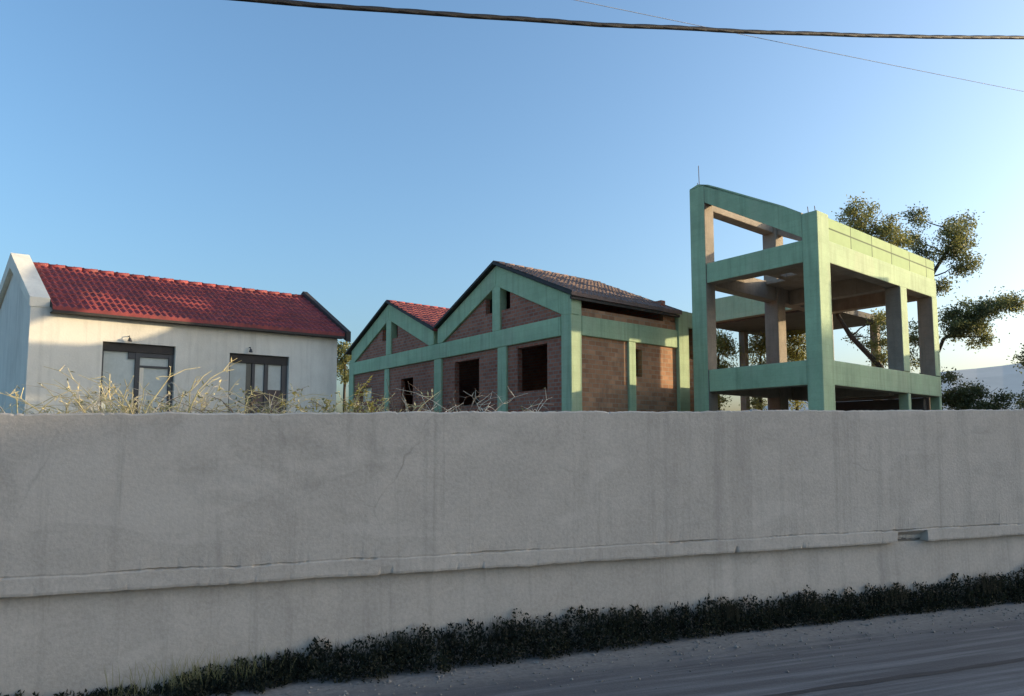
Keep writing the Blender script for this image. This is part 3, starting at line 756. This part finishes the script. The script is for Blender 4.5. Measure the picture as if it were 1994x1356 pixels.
# ------------------------------------------------------------------ weeds at the wall foot, gravel
prof = [(-4,.10),(0,.10),(1.2,.06),(2.25,.22),(3.36,.34),(5.23,.42),(7.8,.40),(10.5,.37),(12.5,.40),(14,.48),(20,.45),(40,.4)]
wprof = [(-4,.35),(1,.38),(2.7,.42),(5.2,.43),(6.5,.34),(7.5,.24),(9,.20),(11,.18),(14,.2),(40,.2)]
def lerp_prof(P, u):
    for (a, x), (b, y) in zip(P, P[1:]):
        if a <= u <= b: return x + (y-x)*(u-a)/(b-a)
    return P[-1][1]
mb = MB(); r = random.Random(9)
u = -3.0
while u < 30:
    near = 1 if u < 17 else .35
    u += r.uniform(.004, .012)/near
    H = lerp_prof(prof, u)*(1.04 + .36*noise.noise((u*1.3, 1, 0)) + .34*noise.noise((u*4.2, 2, 0)) + .15*noise.noise((u*13, 2, 0)))
    Wd = lerp_prof(wprof, u)*(1.08 + .55*noise.noise((u*1.6, 6, 0)) + .35*noise.noise((u*6, 2, 0)))
    if u < 1.6 and r.random() < .6: continue
    t = r.random()
    w = Wd*t
    hh = H*(1-.75*t**1.6)
    for _ in range(24):
        z = hh*r.random()**.7
        p = ST.pt(u + r.gauss(0,.03), .045 - w*r.uniform(.7,1) , max(.004, z + r.gauss(0,.012)))
        mb.leaf(p, r.uniform(.022,.065), r.uniform(.005,.015), 0, .5, r)
for k in range(1800):
    u = r.choice([r.uniform(.8, 16), r.gauss(r.choice([2.6,3.9,5.1,6.6,8.3,9.7,11.2,13.1]), .12)]); H = lerp_prof(prof, u)*(1 + .30*noise.noise((u*1.8, 1, 0)))
    b = ST.pt(u, .03 - r.random()*.15, H*.4); tip = b + Vector((r.gauss(0,.05), r.gauss(0,.03), H*.6 + r.random()*.09))
    s = Vector((.94,.34,0))*.004
    i = len(mb.v); mb.v += [b-s, b+s, tip]; mb.f.append((i,i+1,i+2)); mb.m.append(0)
tag(obj('weeds', mb, WEED, closed=False), 'dark green weeds growing along the foot of the wall', 'weeds', kind='stuff')
mb = MB()
for k in range(260):
    u = r.gauss(1.9, .38); b = ST.pt(u, .03 - r.random()*.25, 0); h = r.uniform(.12, .42)
    tip = b + Vector((r.gauss(0,.10), r.gauss(0,.07), h)); md = b.lerp(tip, .6) + Vector((0,0,.03))
    s = Vector((.94,.34,0))*.0022
    i = len(mb.v); mb.v += [b-s, b+s, md+s, md-s, tip]; mb.f += [(i,i+1,i+2,i+3),(i+3,i+2,i+4)]; mb.m += [0,0]
tag(obj('dry_grass', mb, DRYLEAF, closed=False), 'thin faded grass tuft at the wall foot on the left', 'grass', kind='stuff')
mb = MB()
for k in range(1000):
    u = r.uniform(-2, 18); w = abs(r.gauss(0, .55)) + lerp_prof(wprof, u)*.9
    s = r.uniform(.006, .02)*(1.6 if r.random() < .06 else 1)
    c = ST.pt(u, -w, s*.3)
    i = len(mb.v)
    for q in ((1,0,0),(0,1,0),(-1,0,0),(0,-1,0),(0,0,.8),(0,0,-.6)):
        mb.v.append(c + Vector(q)*s*r.uniform(.7,1.3) + Vector((r.gauss(0,1), r.gauss(0,1), 0))*s*.2)
    for f in ((0,1,4),(1,2,4),(2,3,4),(3,0,4),(1,0,5),(2,1,5),(3,2,5),(0,3,5)): mb.f.append(tuple(i+q for q in f)); mb.m.append(0)
tag(obj('gravel', mb, STONE), 'loose gravel scattered on the road beside the weeds', 'gravel', kind='stuff')

# ------------------------------------------------------------------ overhead lines and their poles
def pole(u, v, h, label):
    t = thing('utility_pole', label, 'pole', ST.pt(u, v, 0))
    mb = MB(); mb.tube([ST.pt(u, v, -.2), ST.pt(u, v, h*.5), ST.pt(u, v, h)], .15, .09, 12); obj('shaft', mb, CONC, t, smooth=True)
    mb = MB(); mb.box(ST, u-.05, u+.05, v-.6, v+.6, h-.6, h-.5); obj('cross_arm', mb, RUST, t)
    return t
cz = lambda u: 7.04 + .13*(u-2.14) + .0032*(u-2.14)**2
pole(-20, -.7, 8.6, 'shorter concrete utility pole at the left end of the black cable')
pole(25, -.7, 12.2, 'taller concrete utility pole at the right end of the black cable')
mb = MB(); mb.tube([ST.pt(u, -.8, cz(u) + wob(u, 60, .012, .9)) for u in [-20 + .5*k for k in range(91)]], .027, .027, 7)
for ph in (0, 2.1, 4.2):
    mb.tube([ST.pt(u, -.8 + .013*math.cos(u*5+ph), cz(u) + wob(u, 60, .012, .9) + .013*math.sin(u*5+ph)) for u in [-20 + .1*k for k in range(451)]], .017, .017, 5)
tag(obj('power_cable', mb, CABLE, smooth=True), 'thick black twisted cable sagging across the top of the sky', 'cable')
mb = MB(); mb.tube([ST.pt(u, -.6, 7.98 + .0245*(u-5.83) + .0005*(u-8)**2 - .004) for u in [-20 + .5*k for k in range(91)]], .0042, .0042, 5)
tag(obj('wire', mb, WIREM, smooth=True), 'thin faint grey wire slanting below the black cable', 'wire')

# ------------------------------------------------------------------ unseen buildings added to throw the evening shade: apartments and a shed
SUN_AZ, SUN_EL = 83, 9.3
AB = Frame(91.5, 28.5, 165, 75)     # u runs back along the street, away from the wall
ab = thing('shade_apartments', 'unseen plastered apartment block with rows of dark windows, added to shade the street', 'building', AB.pt(12, 5, 0))
mb = MB(); mb.box(AB, 0, 30, 0, 11, -.1, 19.2); obj('wall', mb, COPING, ab)
for fl in range(6):
    for k in range(9):
        u = 1.6 + k*3.1
        mb = MB(); mb.box(AB, u, u+1.2, -.03, .05, 1.0+fl*3.0, 2.4+fl*3.0); w = obj('window', mb, DARKMETAL, ab)
        mb = MB(); mb.box(AB, u+.06, u+1.14, -.04, -.032, 1.06+fl*3.0, 2.34+fl*3.0); obj('pane', mb, DARKGLASS, w)
SH = Frame(23.4, 18.3, -10, 80)  # shed added out of view to shade the foot of the tower
sh = thing('shade_shed', 'unseen plastered shed right of the tower, added to shade its lower part', 'shed', SH.pt(4, 2, GZ))
mb = MB(); mb.box(SH, 0, 7.5, 0, 4, GZ-.1, 6.75); obj('wall', mb, COPING, sh)
mb = MB(); mb.box(SH, -.2, 7.7, -.2, 4.2, 6.752, 6.9); obj('roof', mb, CONC, sh)
XY = Frame(20.5, 19.35, 0, 90)
mb = MB(); mb.box(XY, 0, 1.78, 0, 1.4, GZ-.1, 8.8); obj('sun_blocker', mb, COPING, sh)  # added box, sized to block sun passing through the tower's open storey
mb = MB(); mb.box(SH, 2, 3.1, -.03, .05, GZ, 4.3); obj('door', mb, DARKMETAL, sh)

# ------------------------------------------------------------------ light, sky, camera
world = bpy.data.worlds.new('World'); scene.world = world; world.use_nodes = True
nt = world.node_tree; nt.nodes.clear()
sky = nt.nodes.new('ShaderNodeTexSky'); sky.sky_type = 'NISHITA'; sky.sun_disc = False
sky.sun_elevation = R(SUN_EL); sky.sun_rotation = R(SUN_AZ)
sky.altitude = 0; sky.air_density = 1.0; sky.dust_density = 4.0; sky.ozone_density = 4.5
bg = nt.nodes.new('ShaderNodeBackground'); bg.inputs[1].default_value = .15
out = nt.nodes.new('ShaderNodeOutputWorld')
tint = mixrgb(nt, 1.0, sky.outputs[0], (1.17, 1.0, .82), 'MULTIPLY')   # warm tint on the sky, in place of white balance
nt.links.new(tint, bg.inputs[0]); nt.links.new(bg.outputs[0], out.inputs[0])
sun = bpy.data.lights.new('sun', 'SUN'); sun.energy = 2.0; sun.angle = R(.5); sun.color = (1, .78, .48)
so = bpy.data.objects.new('sun', sun); COL.objects.link(so)
sv = Vector((math.cos(R(SUN_EL))*math.sin(R(SUN_AZ)), math.cos(R(SUN_EL))*math.cos(R(SUN_AZ)), math.sin(R(SUN_EL))))
so.rotation_euler = sv.to_track_quat('Z', 'Y').to_euler(); so.location = (20, -10, 30)

cam = bpy.data.cameras.new('camera'); co = bpy.data.objects.new('camera', cam); COL.objects.link(co)
co.location = (0, 0, 2.5); co.rotation_euler = (R(95), 0, 0)
cam.sensor_width = 36; cam.lens = 36*1400/1994; cam.shift_y = 64.5/1994; cam.clip_end = 5000; cam.clip_start = .05
scene.camera = co
scene.view_settings.view_transform = 'Standard'; scene.view_settings.look = 'None'
scene.view_settings.exposure = 1.78; scene.view_settings.gamma = 1
